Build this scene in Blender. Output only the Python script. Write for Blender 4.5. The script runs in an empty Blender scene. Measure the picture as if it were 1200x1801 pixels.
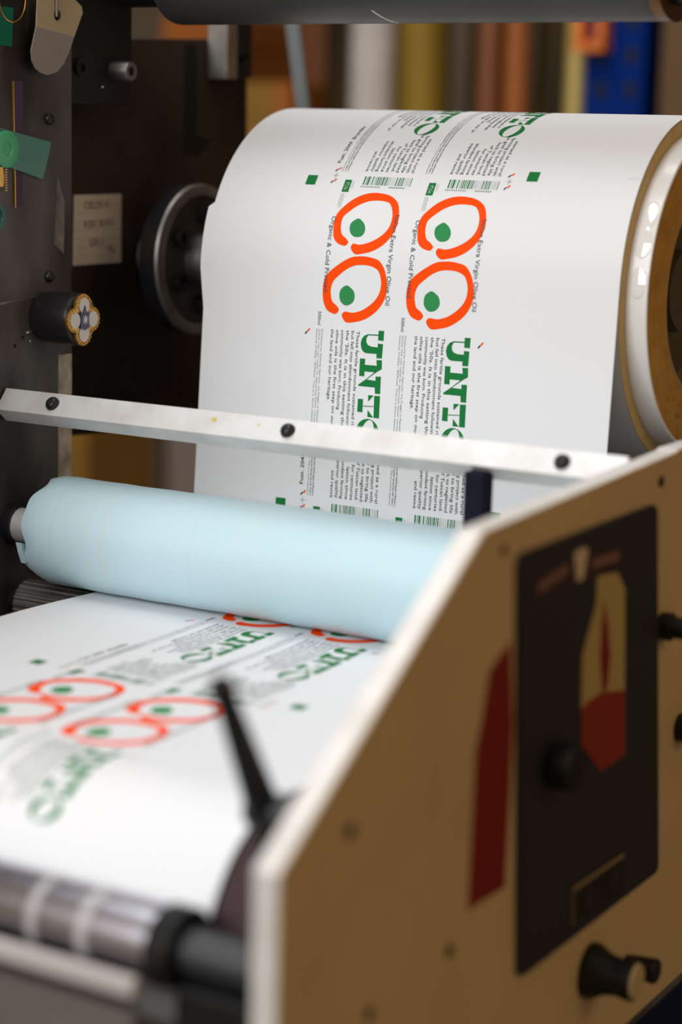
import bpy, bmesh, math, random
from mathutils import Vector, Matrix
random.seed(7)
scene = bpy.context.scene
COL = scene.collection

# ------------------------------------------------------------------ camera
cam_data = bpy.data.cameras.new('camera')
cam = bpy.data.objects.new('camera', cam_data)
COL.objects.link(cam)
RIGHT = Vector((0.85702763, 0.51467642, 0.02473522))
DOWN = Vector((0.11648434, -0.1467585, -0.98228985))
FWD = Vector((-0.50193132, 0.8447308, -0.18572783))
mw = Matrix((RIGHT, -DOWN, -FWD)).transposed().to_4x4()
mw.translation = Vector((0.8483, -1.3447, 1.3533))
cam.matrix_world = mw
cam_data.sensor_fit = 'VERTICAL'
cam_data.sensor_height = 36.0
cam_data.lens = 70.24
cam_data.clip_start = 0.05
cam_data.dof.use_dof = True
cam_data.dof.focus_distance = 1.405
cam_data.dof.aperture_fstop = 2.7
scene.camera = cam

# ------------------------------------------------------------------ world, lamps, exposure
world = bpy.data.worlds.new('world')
scene.world = world
world.use_nodes = True
world.node_tree.nodes['Background'].inputs[0].default_value = (1.0, 0.62, 0.29, 1)
world.node_tree.nodes['Background'].inputs[1].default_value = 0.17
vs = scene.view_settings
vs.view_transform = 'Standard'
vs.look = 'None'
vs.gamma = 1.0
vs.use_curve_mapping = False
vs.exposure = 0.13

def lamp(name, loc, target, power, color, sx, sy):
    d = bpy.data.lights.new(name, 'AREA')
    d.energy = power; d.color = color; d.shape = 'RECTANGLE'; d.size = sx; d.size_y = sy
    o = bpy.data.objects.new(name, d); COL.objects.link(o)
    o.location = loc
    o.rotation_euler = (Vector(target) - Vector(loc)).to_track_quat('-Z', 'Y').to_euler()
    return o
lamp('ceiling_lamp_light', (-0.3, -0.5, 3.2), (0.05, -0.3, 1.0), 31, (0.90, 0.96, 1.0), 1.8, 1.2)
lamp('window_light', (-0.25, -3.0, 2.4), (0.1, -0.1, 1.15), 60, (0.95, 0.98, 1.0), 1.25, 1.6)
lamp('storage_fill_light', (-1.0, 0.3, 3.0), (-0.8, 1.5, 1.2), 3, (1.0, 0.85, 0.65), 1.0, 0.5)  # unseen fill for the background storage, no fixture there
lamp('workshop_lamp_light', (2.8, -0.6, 2.2), (0.4, -0.3, 1.0), 9, (1.0, 0.72, 0.42), 1.2, 1.2)

# ------------------------------------------------------------------ materials
MATS = {}
def mat(name, col, rough=0.5, metal=0.0, noise=0.0, nscale=30.0, col2=None, bump=0.0, coat=0.0, trans=0.0, alpha=1.0, stretch=None, sub=0.0, spec=0.5):
    m = bpy.data.materials.new(name); m.use_nodes = True
    nt = m.node_tree; p = nt.nodes['Principled BSDF']
    p.inputs['Base Color'].default_value = (*col, 1)
    p.inputs['Roughness'].default_value = rough
    p.inputs['Metallic'].default_value = metal
    p.inputs['Coat Weight'].default_value = coat
    p.inputs['Transmission Weight'].default_value = trans
    p.inputs['Alpha'].default_value = alpha
    p.inputs['Specular IOR Level'].default_value = spec
    if noise > 0 or bump > 0:
        tc = nt.nodes.new('ShaderNodeTexCoord'); mp = nt.nodes.new('ShaderNodeMapping')
        nz = nt.nodes.new('ShaderNodeTexNoise')
        nt.links.new(tc.outputs['Object'], mp.inputs['Vector']); nt.links.new(mp.outputs[0], nz.inputs['Vector'])
        if stretch: mp.inputs['Scale'].default_value = stretch
        nz.inputs['Scale'].default_value = nscale; nz.inputs['Detail'].default_value = 6
    if noise > 0:
        rp = nt.nodes.new('ShaderNodeValToRGB')
        c2 = col2 or tuple(c * 0.6 for c in col)
        rp.color_ramp.elements[0].position = 0.5 - 0.5 * (1 - noise) * 0.5 - 0.12
        rp.color_ramp.elements[0].color = (*c2, 1)
        rp.color_ramp.elements[1].position = 0.62
        rp.color_ramp.elements[1].color = (*col, 1)
        nt.links.new(nz.outputs['Fac'], rp.inputs[0]); nt.links.new(rp.outputs[0], p.inputs['Base Color'])
    if bump > 0:
        bp = nt.nodes.new('ShaderNodeBump'); bp.inputs['Strength'].default_value = bump; bp.inputs['Distance'].default_value = 0.002
        nt.links.new(nz.outputs['Fac'], bp.inputs['Height']); nt.links.new(bp.outputs[0], p.inputs['Normal'])
    MATS[name] = m
    return m
def srgb(r, g, b):
    f = lambda c: ((c / 255) / 12.92) if c / 255 <= 0.04045 else (((c / 255) + 0.055) / 1.055) ** 2.4
    return (f(r), f(g), f(b))

PAPER = mat('web_paper', (0.80, 0.80, 0.815), 0.55, spec=0.25)
ORANGE = mat('orange_ink', (1.0, 0.075, 0.0), 0.6, spec=0.1)
GREEN = mat('green_ink', (0.012, 0.185, 0.045), 0.6, spec=0.1)
LEAFG = mat('olive_green_ink', (0.035, 0.26, 0.08), 0.6, spec=0.1)
TEXT = mat('dark_green_ink', (0.022, 0.055, 0.038), 0.6, spec=0.1)
TINY = mat('grey_green_ink', (0.20, 0.25, 0.23), 0.5)
DARKT = mat('dark_teal_ink', (0.02, 0.06, 0.06), 0.5)
BLACKT = mat('black_ink', (0.03, 0.02, 0.02), 0.5)
PALE = mat('pale_ink', (0.45, 0.5, 0.46), 0.5)
CREAM = mat('cream_paint', (0.62, 0.47, 0.28), 0.45, noise=0.5, nscale=14, col2=(0.56, 0.42, 0.24), bump=0.03)
EDGE = mat('bare_edge_metal', (0.74, 0.70, 0.67), 0.5, 0.1, noise=0.4, nscale=60, col2=(0.62, 0.58, 0.54))
ALU = mat('worn_aluminium', (0.70, 0.69, 0.68), 0.5, 0.3, noise=0.5, nscale=45, col2=(0.58, 0.54, 0.51), bump=0.05)
STEEL = mat('steel', (0.55, 0.55, 0.57), 0.30, 1.0, noise=0.3, nscale=50, col2=(0.40, 0.40, 0.42))
CHROME = mat('chrome', (0.50, 0.48, 0.53), 0.30, 1.0)
DSTEEL = mat('dull_steel', (0.46, 0.42, 0.39), 0.5, 1.0, noise=0.5, nscale=20, col2=(0.14, 0.125, 0.115))
SHADED = mat('shaded_tan_grey', (0.135, 0.115, 0.10), 0.6)  # shade on the paper put into the colour
REFLECT = mat('painted_reflection', (0.50, 0.45, 0.43), 0.5)  # bright reflection put into the colour
DARKM = mat('dark_worn_steel', (0.115, 0.107, 0.103), 0.5, 0.3, noise=0.9, nscale=11, col2=(0.022, 0.018, 0.017), bump=0.06, stretch=(1, 1.4, .6))
BACKM = mat('back_plate_brown_black', (0.052, 0.037, 0.031), 0.55, 0.0, noise=0.9, nscale=9, col2=(0.010, 0.009, 0.0075), spec=0.3)
BLACK = mat('black_plastic', (0.009, 0.009, 0.009), 0.45, spec=0.3)
DGREY = mat('dark_grey_rubber', (0.028, 0.029, 0.031), 0.45)
IRON = mat('black_iron', (0.030, 0.028, 0.030), 0.35, 0.6)
NAVY = mat('navy_block', (0.008, 0.009, 0.020), 0.7, spec=0.1)
FACEB = mat('brown_grey_casting', (0.11, 0.092, 0.08), 0.6, 0.2, noise=0.6, nscale=40, col2=(0.05, 0.042, 0.038))
PURS = mat('purple_card', (0.065, 0.040, 0.080), 0.6, spec=0.2)
OVER = mat('dark_roller_rubber', (0.055, 0.055, 0.055), 0.40, noise=0.4, nscale=20, col2=(0.042, 0.042, 0.043))
PLATEM = mat('control_plate', (0.022, 0.023, 0.032), 0.5, spec=0.3)
TRIMB = mat('dark_blue_trim', (0.001, 0.006, 0.030), 0.6, spec=0.2)
REDT = mat('red_print', (0.20, 0.002, 0.001), 0.5)
RED2 = mat('orange_red_print', (0.26, 0.018, 0.007), 0.5)
BEIGE = mat('beige_print', (0.46, 0.34, 0.14), 0.5)
PURP = mat('purple_strip', (0.030, 0.012, 0.020), 0.5)
PURPT = mat('dusty_pink_lettering', (0.20, 0.10, 0.085), 0.5)
MAROON = mat('maroon_paint', (0.050, 0.024, 0.026), 0.6, spec=0.2)
KRAFT = mat('kraft_layers', (0.52, 0.30, 0.085), 0.75, noise=0.6, nscale=55, col2=(0.42, 0.23, 0.055), bump=0.3, spec=0.1)
RIM = mat('kraft_rim', (0.56, 0.42, 0.20), 0.7, noise=0.4, nscale=60, col2=(0.48, 0.35, 0.16), spec=0.1)
FILM = mat('white_film', (0.80, 0.78, 0.76), 0.28, coat=0.25, bump=0.08, nscale=35)
EMB = mat('pale_emblem', (0.62, 0.50, 0.38), 0.5)
CORE = mat('core_tube_card', (0.30, 0.23, 0.13), 0.7)
HUBG = mat('grey_hub', (0.10, 0.085, 0.065), 0.5, 0.3)
NOTE = mat('note_paper', (0.88, 0.78, 0.70), 0.8, noise=0.3, nscale=30, col2=(0.70, 0.59, 0.50))
INKN = mat('pencil_ink', (0.13, 0.115, 0.12), 0.7)
TAPEG = mat('green_translucent_tape', (0.006, 0.20, 0.13), 0.12, alpha=0.70, coat=0.6)
DISCG = mat('green_disc', (0.07, 0.42, 0.22), 0.4)
GOLD = mat('gilt', (0.65, 0.38, 0.10), 0.3, 0.9)
ENAMW = mat('white_enamel', (0.62, 0.60, 0.58), 0.25, coat=0.5)
ENAMB = mat('blue_enamel', (0.015, 0.02, 0.10), 0.25, coat=0.5)
TAGB = mat('tag_beige', (0.42, 0.35, 0.235), 0.6, noise=0.3, nscale=40, col2=(0.36, 0.30, 0.20))
TAGG = mat('tag_grey', (0.27, 0.24, 0.23), 0.6, noise=0.3, nscale=40, col2=(0.22, 0.20, 0.19))
PATCH = mat('grey_scuff', (0.20, 0.18, 0.165), 0.6, noise=0.8, nscale=60, col2=(0.08, 0.07, 0.065))
WHITEM = mat('white_mark', (0.7, 0.7, 0.68), 0.5)
TAPEW = mat('clear_white_tape', (0.78, 0.76, 0.76), 0.35, alpha=0.5)
YELLOW = mat('yellow_smear', (0.55, 0.44, 0.08), 0.6)
BROWNST = mat('faded_stain', (0.46, 0.37, 0.22), 0.6)
PAINTW = mat('worn_paint_strip', (0.50, 0.43, 0.35), 0.6, noise=0.7, nscale=60, col2=(0.16, 0.14, 0.12))
RACKB = mat('blue_rack_paint', (0.001, 0.020, 0.16), 0.7, spec=0.05)
RACKO = mat('orange_rack_paint', (0.72, 0.16, 0.01), 0.5)
HOLE = mat('hole_black', (0.004, 0.004, 0.005), 0.8)
FLOORM = mat('concrete_floor', (0.10, 0.085, 0.07), 0.6, noise=0.5, nscale=3)
WALLM = mat('brown_wall', (0.16, 0.115, 0.075), 0.8, noise=0.3, nscale=2, col2=(0.12, 0.085, 0.055))

# blue sleeve: pale cyan with thin grey and yellow rings round it
def sleeve_material():
    m = bpy.data.materials.new('pale_cyan_sleeve'); m.use_nodes = True
    nt = m.node_tree; p = nt.nodes['Principled BSDF']
    p.inputs['Roughness'].default_value = 0.5
    p.inputs['Subsurface Weight'].default_value = 0.0
    tc = nt.nodes.new('ShaderNodeTexCoord'); sp = nt.nodes.new('ShaderNodeSeparateXYZ')
    nt.links.new(tc.outputs['Object'], sp.inputs[0])
    mr = nt.nodes.new('ShaderNodeMapRange'); mr.inputs['From Min'].default_value = -0.05; mr.inputs['From Max'].default_value = 0.40
    nt.links.new(sp.outputs['X'], mr.inputs['Value'])
    rp = nt.nodes.new('ShaderNodeValToRGB'); cr = rp.color_ramp
    base = (0.54, 0.72, 0.785, 1); grey = (0.49, 0.64, 0.69, 1); yel = (0.60, 0.68, 0.60, 1)
    cr.elements[0].color = base; cr.elements[0].position = 0.0
    cr.elements[1].color = base; cr.elements[1].position = 1.0
    for x, c, w in [(-0.030, grey, .0012), (-0.020, grey, .0016), (0.010, yel, .0016), (0.024, yel, .0022), (0.098, grey, .001), (0.128, yel, .0014), (0.142, yel, .0018), (0.150, yel, .0012)]:
        t = (x + 0.05) / 0.45; w = w / 0.45
        for dt, cc in ((-w, base), (0, c), (w, base)):
            e = cr.elements.new(t + dt); e.color = cc
    nt.links.new(mr.outputs[0], rp.inputs[0])
    nz = nt.nodes.new('ShaderNodeTexNoise'); nz.inputs['Scale'].default_value = 16
    mp = nt.nodes.new('ShaderNodeMapping'); mp.inputs['Scale'].default_value = (0.4, 1, 1)
    nt.links.new(tc.outputs['Object'], mp.inputs[0]); nt.links.new(mp.outputs[0], nz.inputs['Vector'])
    mx = nt.nodes.new('ShaderNodeMix'); mx.data_type = 'RGBA'
    mx.inputs[6].default_value = base
    nt.links.new(nz.outputs['Fac'], mx.inputs[0]); nt.links.new(rp.outputs[0], mx.inputs[7])
    nt.links.new(mx.outputs[2], p.inputs['Base Color'])
    return m
SLEEVE = sleeve_material()

# ------------------------------------------------------------------ helpers
def finish(name, bm, mats, parent=None, smooth=False, label=None, cat=None, group=None, kind=None, bevel=0.0, normals=True):
    if normals: bmesh.ops.recalc_face_normals(bm, faces=bm.faces)
    me = bpy.data.meshes.new(name); bm.to_mesh(me); bm.free()
    if not isinstance(mats, (list, tuple)): mats = [mats]
    for m in mats: me.materials.append(m)
    o = bpy.data.objects.new(name, me); COL.objects.link(o)
    if smooth:
        for f in me.polygons: f.use_smooth = True
        me.set_sharp_from_angle(angle=math.radians(38))
    if bevel > 0:
        b = o.modifiers.new('bevel', 'BEVEL'); b.width = bevel; b.segments = 3; b.limit_method = 'ANGLE'; b.angle_limit = math.radians(40)
    if parent is not None:
        o.parent = parent
        o.matrix_parent_inverse = Matrix.Translation(parent.location).inverted()
    tag(o, label, cat, group, kind)
    return o
def tag(o, label=None, cat=None, group=None, kind=None):
    if label: o['label'] = label
    if cat: o['category'] = cat
    if group: o['group'] = group
    if kind: o['kind'] = kind
    return o
def thing(name, loc, label, cat, group=None):
    o = bpy.data.objects.new(name, None); o.empty_display_size = 0.02; COL.objects.link(o)
    o.location = loc
    return tag(o, label, cat, group)
def box(bm, lo, hi, mi=0):
    r = bmesh.ops.create_cube(bm, size=1.0)
    for v in r['verts']:
        v.co = Vector([lo[i] + (v.co[i] + 0.5) * (hi[i] - lo[i]) for i in range(3)])
    for f in {f for v in r['verts'] for f in v.link_faces}: f.material_index = mi
def lathe(bm, prof, org, ax='x', seg=64, mi=0, close=False):
    """prof: list of (distance along axis, radius); rings round the axis from org."""
    rings = []
    for d, r in prof:
        ring = []
        for i in range(seg):
            a = 2 * math.pi * i / seg; c, s = r * math.cos(a), r * math.sin(a)
            if ax == 'x': p = (org[0] + d, org[1] + c, org[2] + s)
            elif ax == 'y': p = (org[0] + c, org[1] + d, org[2] + s)
            else: p = (org[0] + c, org[1] + s, org[2] + d)
            ring.append(bm.verts.new(p))
        rings.append(ring)
    for a, b in zip(rings, rings[1:]):
        for i in range(seg):
            f = bm.faces.new((a[i], a[(i + 1) % seg], b[(i + 1) % seg], b[i])); f.material_index = mi
    if close:
        a, b = rings[-1], rings[0]
        for i in range(seg):
            f = bm.faces.new((a[i], a[(i + 1) % seg], b[(i + 1) % seg], b[i])); f.material_index = mi
    else:
        for r in (rings[0], rings[-1]):
            f = bm.faces.new(r); f.material_index = mi
def rot_lathe(bm, prof, org, direction, seg=24, mi=0):
    """lathe along an arbitrary direction"""
    b2 = bmesh.new(); lathe(b2, prof, (0, 0, 0), 'z', seg, mi)
    q = Vector(direction).normalized().to_track_quat('Z', 'Y').to_matrix().to_4x4(); q.translation = Vector(org)
    bmesh.ops.transform(b2, matrix=q, verts=b2.verts)
    me = bpy.data.meshes.new('tmp'); b2.to_mesh(me); b2.free(); bm.from_mesh(me); bpy.data.meshes.remove(me)
def prism(bm, pts, x0, x1, mi=0):
    """closed (y,z) outline extruded along x"""
    a = [bm.verts.new((x0, y, z)) for y, z in pts]; b = [bm.verts.new((x1, y, z)) for y, z in pts]
    n = len(pts)
    fs = [bm.faces.new(a), bm.faces.new(b)]
    for i in range(n): fs.append(bm.faces.new((a[i], a[(i + 1) % n], b[(i + 1) % n], b[i])))
    for f in fs: f.material_index = mi
    return fs
def rounded(pts, r, n=5):
    out = []
    N = len(pts)
    for i in range(N):
        p = Vector(pts[i]); a = Vector(pts[i - 1]); b = Vector(pts[(i + 1) % N])
        p1 = p + (a - p).normalized() * r; p2 = p + (b - p).normalized() * r
        for k in range(n + 1):
            t = k / n
            q = p1.lerp(p, t).lerp(p.lerp(p2, t), t); out.append((q.x, q.y))
    return out
def smooth_closed(pts, n=4):
    out = []; N = len(pts)
    for i in range(N):
        p0, p1, p2, p3 = [Vector(pts[(i + k) % N]) for k in (-1, 0, 1, 2)]
        for k in range(n):
            t = k / n
            out.append(tuple(0.5 * ((2 * p1) + (-p0 + p2) * t + (2 * p0 - 5 * p1 + 4 * p2 - p3) * t * t + (-p0 + 3 * p1 - 3 * p2 + p3) * t ** 3)))
    return out
def capscrew(bm, org, d, r, h, mi=0, mi2=1):
    """button-head socket screw: domed head with a hexagonal recess"""
    prof = [(-0.3 * h, r * 0.96), (0, r), (0.35 * h, r * 0.97), (0.7 * h, r * 0.82), (0.95 * h, r * 0.58), (h, r * 0.45)]
    rot_lathe(bm, prof, org, d, 28, mi)
    dn = Vector(d).normalized()
    rot_lathe(bm, [(h * 0.5, r * 0.40), (h * 1.02, r * 0.40)], org, d, 6, mi2)
def text_mesh(s, size=1.0, bold=0.0):
    cu = bpy.data.curves.new('t', 'FONT'); cu.body = s; cu.size = size; cu.resolution_u = 2; cu.offset = bold
    ob = bpy.data.objects.new('t', cu); COL.objects.link(ob)
    bpy.context.view_layer.update()
    me = bpy.data.meshes.new_from_object(ob)
    bpy.data.objects.remove(ob); bpy.data.curves.remove(cu)
    vs_ = [tuple(v.co[:2]) for v in me.vertices]; fs_ = [tuple(p.vertices) for p in me.polygons]
    bpy.data.meshes.remove(me)
    return vs_, fs_

RING_SHAPES = [[(0.1202, -0.0506), (0.1174, -0.048), (0.1142, -0.0458), (0.1123, -0.0411), (0.1119, -0.0363), (0.1127, -0.0325), (0.1164, -0.0286), (0.1219, -0.024), (0.1284, -0.0208), (0.1347, -0.0195), (0.1414, -0.0196), (0.1464, -0.0207), (0.1492, -0.0234), (0.1513, -0.0277), (0.1522, -0.0326), (0.1515, -0.0381), (0.1491, -0.0424), (0.1452, -0.0461), (0.1404, -0.049), (0.1348, -0.0513), (0.1296, -0.0524), (0.1248, -0.0518), (0.1231, -0.0536), (0.1234, -0.056), (0.1272, -0.0593), (0.1325, -0.0587), (0.1397, -0.0569), (0.1471, -0.053), (0.1528, -0.0475), (0.1562, -0.0414), (0.1576, -0.0342), (0.1566, -0.0275), (0.1542, -0.0213), (0.1509, -0.0179), (0.1461, -0.0152), (0.1403, -0.0138), (0.1327, -0.0133), (0.1264, -0.0144), (0.121, -0.0166), (0.1154, -0.0204), (0.1102, -0.0258), (0.107, -0.0303), (0.1058, -0.0353), (0.1062, -0.0414), (0.1079, -0.0485), (0.112, -0.0524), (0.1177, -0.0538), (0.1198, -0.0523)],
 [(0.1169, -0.099), (0.1145, -0.096), (0.1113, -0.0938), (0.1097, -0.0899), (0.1093, -0.0841), (0.1113, -0.0787), (0.1158, -0.0744), (0.1216, -0.07), (0.1274, -0.0674), (0.1327, -0.0666), (0.1395, -0.0667), (0.1449, -0.0684), (0.1478, -0.0708), (0.1496, -0.0753), (0.1501, -0.0799), (0.1492, -0.0851), (0.1465, -0.0899), (0.1421, -0.0942), (0.1364, -0.098), (0.1311, -0.0999), (0.1271, -0.1005), (0.1223, -0.1), (0.12, -0.1014), (0.1198, -0.1038), (0.1235, -0.1076), (0.1309, -0.1068), (0.1382, -0.1046), (0.1459, -0.0997), (0.1514, -0.0936), (0.1546, -0.0865), (0.1549, -0.079), (0.1531, -0.0711), (0.1508, -0.0667), (0.1471, -0.0628), (0.1415, -0.0611), (0.1348, -0.0604), (0.1294, -0.0607), (0.1241, -0.0617), (0.1177, -0.065), (0.1113, -0.0694), (0.1062, -0.0738), (0.1034, -0.0786), (0.1025, -0.085), (0.1034, -0.0932), (0.1066, -0.0994), (0.1108, -0.1017), (0.1146, -0.1021)]]
OLIVE_SHAPES = [[(0.1251, -0.0335), (0.1281, -0.0349), (0.1307, -0.0372), (0.1323, -0.0408), (0.1319, -0.0444), (0.1293, -0.0467), (0.1246, -0.047), (0.1211, -0.0446), (0.1195, -0.0411), (0.1197, -0.0377), (0.1215, -0.0355)],
 [(0.1224, -0.0815), (0.1252, -0.0828), (0.1281, -0.0852), (0.1293, -0.0892), (0.1282, -0.0928), (0.1247, -0.0953), (0.1206, -0.0953), (0.1174, -0.0923), (0.1166, -0.0883), (0.1175, -0.0847), (0.1197, -0.0826)]]
WORDMARK_SHAPES = [[(0.1505, -0.1116), (0.155, -0.1115), (0.1549, -0.1185), (0.1505, -0.1184)],
 [(0.1507, -0.1144), (0.1508, -0.1152), (0.1423, -0.1154), (0.1422, -0.1146)],
 [(0.1422, -0.1146), (0.1392, -0.1158), (0.1372, -0.1183), (0.1365, -0.1216), (0.1374, -0.1253), (0.1391, -0.1273), (0.1413, -0.1281), (0.1499, -0.128), (0.15, -0.131), (0.1545, -0.1309), (0.1547, -0.1208), (0.1505, -0.1206), (0.1506, -0.1233), (0.1453, -0.1232), (0.1424, -0.1222), (0.141, -0.1202), (0.141, -0.1175), (0.1423, -0.1154)],
 [(0.1367, -0.1321), (0.141, -0.1321), (0.1409, -0.1363), (0.1507, -0.1363), (0.1501, -0.1323), (0.1546, -0.1321), (0.1549, -0.1384), (0.1506, -0.141), (0.141, -0.141), (0.141, -0.1446), (0.1368, -0.1445)],
 [(0.1498, -0.1405), (0.1506, -0.141), (0.1432, -0.1465), (0.1423, -0.1466)],
 [(0.1423, -0.1466), (0.1504, -0.1469), (0.1503, -0.1439), (0.1546, -0.1437), (0.1548, -0.156), (0.1506, -0.156), (0.1501, -0.1517), (0.1367, -0.1517), (0.1367, -0.1506)],
 [(0.1452, -0.1575), (0.1497, -0.1574), (0.1454, -0.1621)],
 [(0.1502, -0.1576), (0.1548, -0.1574), (0.1551, -0.1732), (0.1506, -0.1731)],
 [(0.1414, -0.1653), (0.1506, -0.1649), (0.1506, -0.1654), (0.1415, -0.1659)],
 [(0.137, -0.1607), (0.1412, -0.1607), (0.1413, -0.1701), (0.137, -0.17)],
 [(0.1455, -0.168), (0.1504, -0.173), (0.1456, -0.173)]]
# ------------------------------------------------------------------ the printed paper web
R_ROLL = 0.1222
def web_path():
    pts = [(-.61, .80)]
    pts += [(-.61, .81 + .145 * i / 14) for i in range(15)]
    pts += [(-.54 - .07 * math.cos(a), .96 + .07 * math.sin(a)) for a in [math.pi / 2 * i / 39 for i in range(40)]]
    pts += [(-.535 + .36 * i / 59, 1.03) for i in range(60)]
    pts += [(-.17 + .035 * math.sin(a), 1.065 - .035 * math.cos(a)) for a in [math.pi / 2 * i / 15 for i in range(16)]]
    P0 = Vector((-.135, 1.065)); d = Vector((0, 1.25)) - P0; L = d.length
    al = math.atan2(d.y, d.x); be = math.asin(R_ROLL / L); k = math.sqrt(L * L - R_ROLL ** 2)
    T = P0 + k * Vector((math.cos(al + be), math.sin(al + be)))
    pts += [tuple(P0 + (T - P0) * (.02 + .98 * i / 39)) for i in range(40)]
    a0 = math.atan2(T.y - 1.25, T.x)
    pts += [(R_ROLL * math.cos(a), 1.25 + R_ROLL * math.sin(a)) for a in [a0 - 2 * math.pi * .98 * i / 199 for i in range(1, 200)]]
    return pts
PATH = web_path()
SV = [0.0]
for a, b in zip(PATH, PATH[1:]): SV.append(SV[-1] + math.hypot(b[0] - a[0], b[1] - a[1]))
import bisect
def spread(v):
    t = min(1, max(0, (.64 - v) / .16)); return t * t * (3 - 2 * t)
def on_web(u, v, off=0.0):
    v = min(max(v, 0), SV[-1] - 1e-6); i = min(bisect.bisect_right(SV, v) - 1, len(PATH) - 2)
    t = (v - SV[i]) / (SV[i + 1] - SV[i]); a, b = PATH[i], PATH[i + 1]
    y = a[0] + t * (b[0] - a[0]); z = a[1] + t * (b[1] - a[1])
    dy, dz = b[0] - a[0], b[1] - a[1]; L = math.hypot(dy, dz)
    ny, nz = -dz / L, dy / L      # outward side, towards the viewer
    k = spread(v)
    return Vector((u + k * (.05 * u + .002), y + ny * off, z + nz * off))

bm = bmesh.new()
NU = 8
prev = None
for i, v in enumerate(SV):
    k = spread(v)
    ul = -.012 * k; ur = .33 + .012 * k
    if .855 < v < .931: ul -= .0045 * min(1, (v - .855) / .03)
    y, z = PATH[i]
    row = [bm.verts.new((ul + (ur - ul) * j / NU, y, z)) for j in range(NU + 1)]
    if prev:
        for j in range(NU): bm.faces.new((prev[j], prev[j + 1], row[j + 1], row[j]))
    prev = row
for f in bm.faces: f.smooth = True

WMATS = [PAPER, ORANGE, GREEN, LEAFG, TEXT, TINY, DARKT, BLACKT, PALE]
I_OR, I_GR, I_LF, I_TX, I_TI, I_DT, I_BK, I_PA = range(1, 9)
def lay_poly(rings, mi, m, off, cut=True):
    """flat ink shape: outline(s) in web coordinates, filled, cut across and bent onto the web"""
    b2 = bmesh.new()
    for ring in rings:
        vv = [b2.verts.new((u, v, 0)) for u, v in ring]
        for i in range(len(vv)): b2.edges.new((vv[i], vv[(i + 1) % len(vv)]))
    bmesh.ops.triangle_fill(b2, use_beauty=True, use_dissolve=False, edges=b2.edges[:])
    if cut:
        vs2 = [v.co.y for v in b2.verts]; lo, hi = min(vs2), max(vs2); n = int((hi - lo) / .0025)
        for i in range(1, n + 1):
            bmesh.ops.bisect_plane(b2, geom=b2.verts[:] + b2.edges[:] + b2.faces[:], plane_co=(0, lo + (hi - lo) * i / (n + 1), 0), plane_no=(0, 1, 0))
    put2d([tuple(v.co[:2]) for v in b2.verts], [[v.index for v in f.verts] for f in (b2.verts.index_update() or b2.faces)], mi, m, off)
    b2.free()
def put2d(vv, ff, mi, m, off):
    vv = [m(u, v) for u, v in vv]
    if m.clip(vv): return
    nv = [bm.verts.new(on_web(u, v, off)) for u, v in vv]
    for f in ff:
        try: g = bm.faces.new([nv[i] for i in f]); g.material_index = mi
        except ValueError: pass
class Place:
    def __init__(s, du, vb, sc, lo, hi): s.du, s.vb, s.sc, s.lo, s.hi = du, vb, sc, lo, hi
    def __call__(s, u, v):
        w = v * s.sc
        if s.vb < .5 and v < -.10: w = -.10 * s.sc + (v + .10) * .80   # the web curves away over the front roller
        return (u + s.du, s.vb + w)
    def clip(s, vv):
        return (not vv) or min(v for u, v in vv) < s.lo or max(v for u, v in vv) > s.hi
TCACHE = {}
def lay_text(s, u0, v0, length, size, mi, m, up=False, bold=0.0, off=.00022):
    """down-running line (letters face right) from (u0,v0); up=True runs the other way. Laid word by word."""
    key = (s, bold)
    if key not in TCACHE: TCACHE[key] = text_mesh(s, 1.0, bold)
    vv, ff = TCACHE[key]
    if not vv: return
    w = max(x for x, y in vv); kx = length / w
    # split into glyph islands so clipping never drops a whole line
    parent = list(range(len(vv)))
    def find(a):
        while parent[a] != a: parent[a] = parent[parent[a]]; a = parent[a]
        return a
    for f in ff:
        for i in f[1:]: parent[find(i)] = find(f[0])
    isl = {}
    for f in ff: isl.setdefault(find(f[0]), []).append(f)
    for fs in isl.values():
        idx = sorted({i for f in fs for i in f}); mp = {a: n for n, a in enumerate(idx)}
        pts = []
        for i in idx:
            x, y = vv[i][0] * kx, vv[i][1] * size
            pts.append((u0 - y, v0 + x) if up else (u0 + y, v0 - x))
        put2d(pts, [[mp[i] for i in f] for f in fs], mi, m, off)
def ell(cu, cv, a, b, rot=0, n=28):
    return [(cu + a * math.cos(t) * math.cos(rot) - b * math.sin(t) * math.sin(rot), cv + a * math.cos(t) * math.sin(rot) + b * math.sin(t) * math.cos(rot)) for t in [2 * math.pi * i / n for i in range(n)]]
def rect(u0, v0, u1, v1): return [(u0, v0), (u1, v0), (u1, v1), (u0, v1)]
ADV = .00197
BLOCK1 = ["These fertile grounds sustained ri", "but fell into abandonment followin", "the '50s. It is in this setting that", "community was born. Producing", "olive oils is the first step on our jo", "the land and our heritage."]
BLOCK2 = ["started as a rural", "farming project with", "the goal to bring life", "back to neglected", "of Tuscan land.", "for centuries", "lation since", "abundant farming", "superior quality", "and revive"]
FINE = ["Produced by Azienda Agricola. Via Poggio al Pescale di Fonte Farm. Made of selected olives", "Olive oils not used to decorate other olives. There is a mind and a way of oil", "Calorie 3700kJ / 899kcal. This is a short selection of the oil"]
BARS = [(0, 4), (7, 2), (11, 5), (18, 1), (23, 3), (29, 1), (33, 2), (37, 3), (42, 3), (47, 2), (51, 4), (57, 2), (61, 3), (66, 1), (69, 1), (73, 1), (78, 1), (83, 1), (88, 3), (93, 1), (96, 3), (101, 2), (105, 3), (111, 1), (116, 1), (120, 1), (124, 1), (128, 2)]
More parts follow.
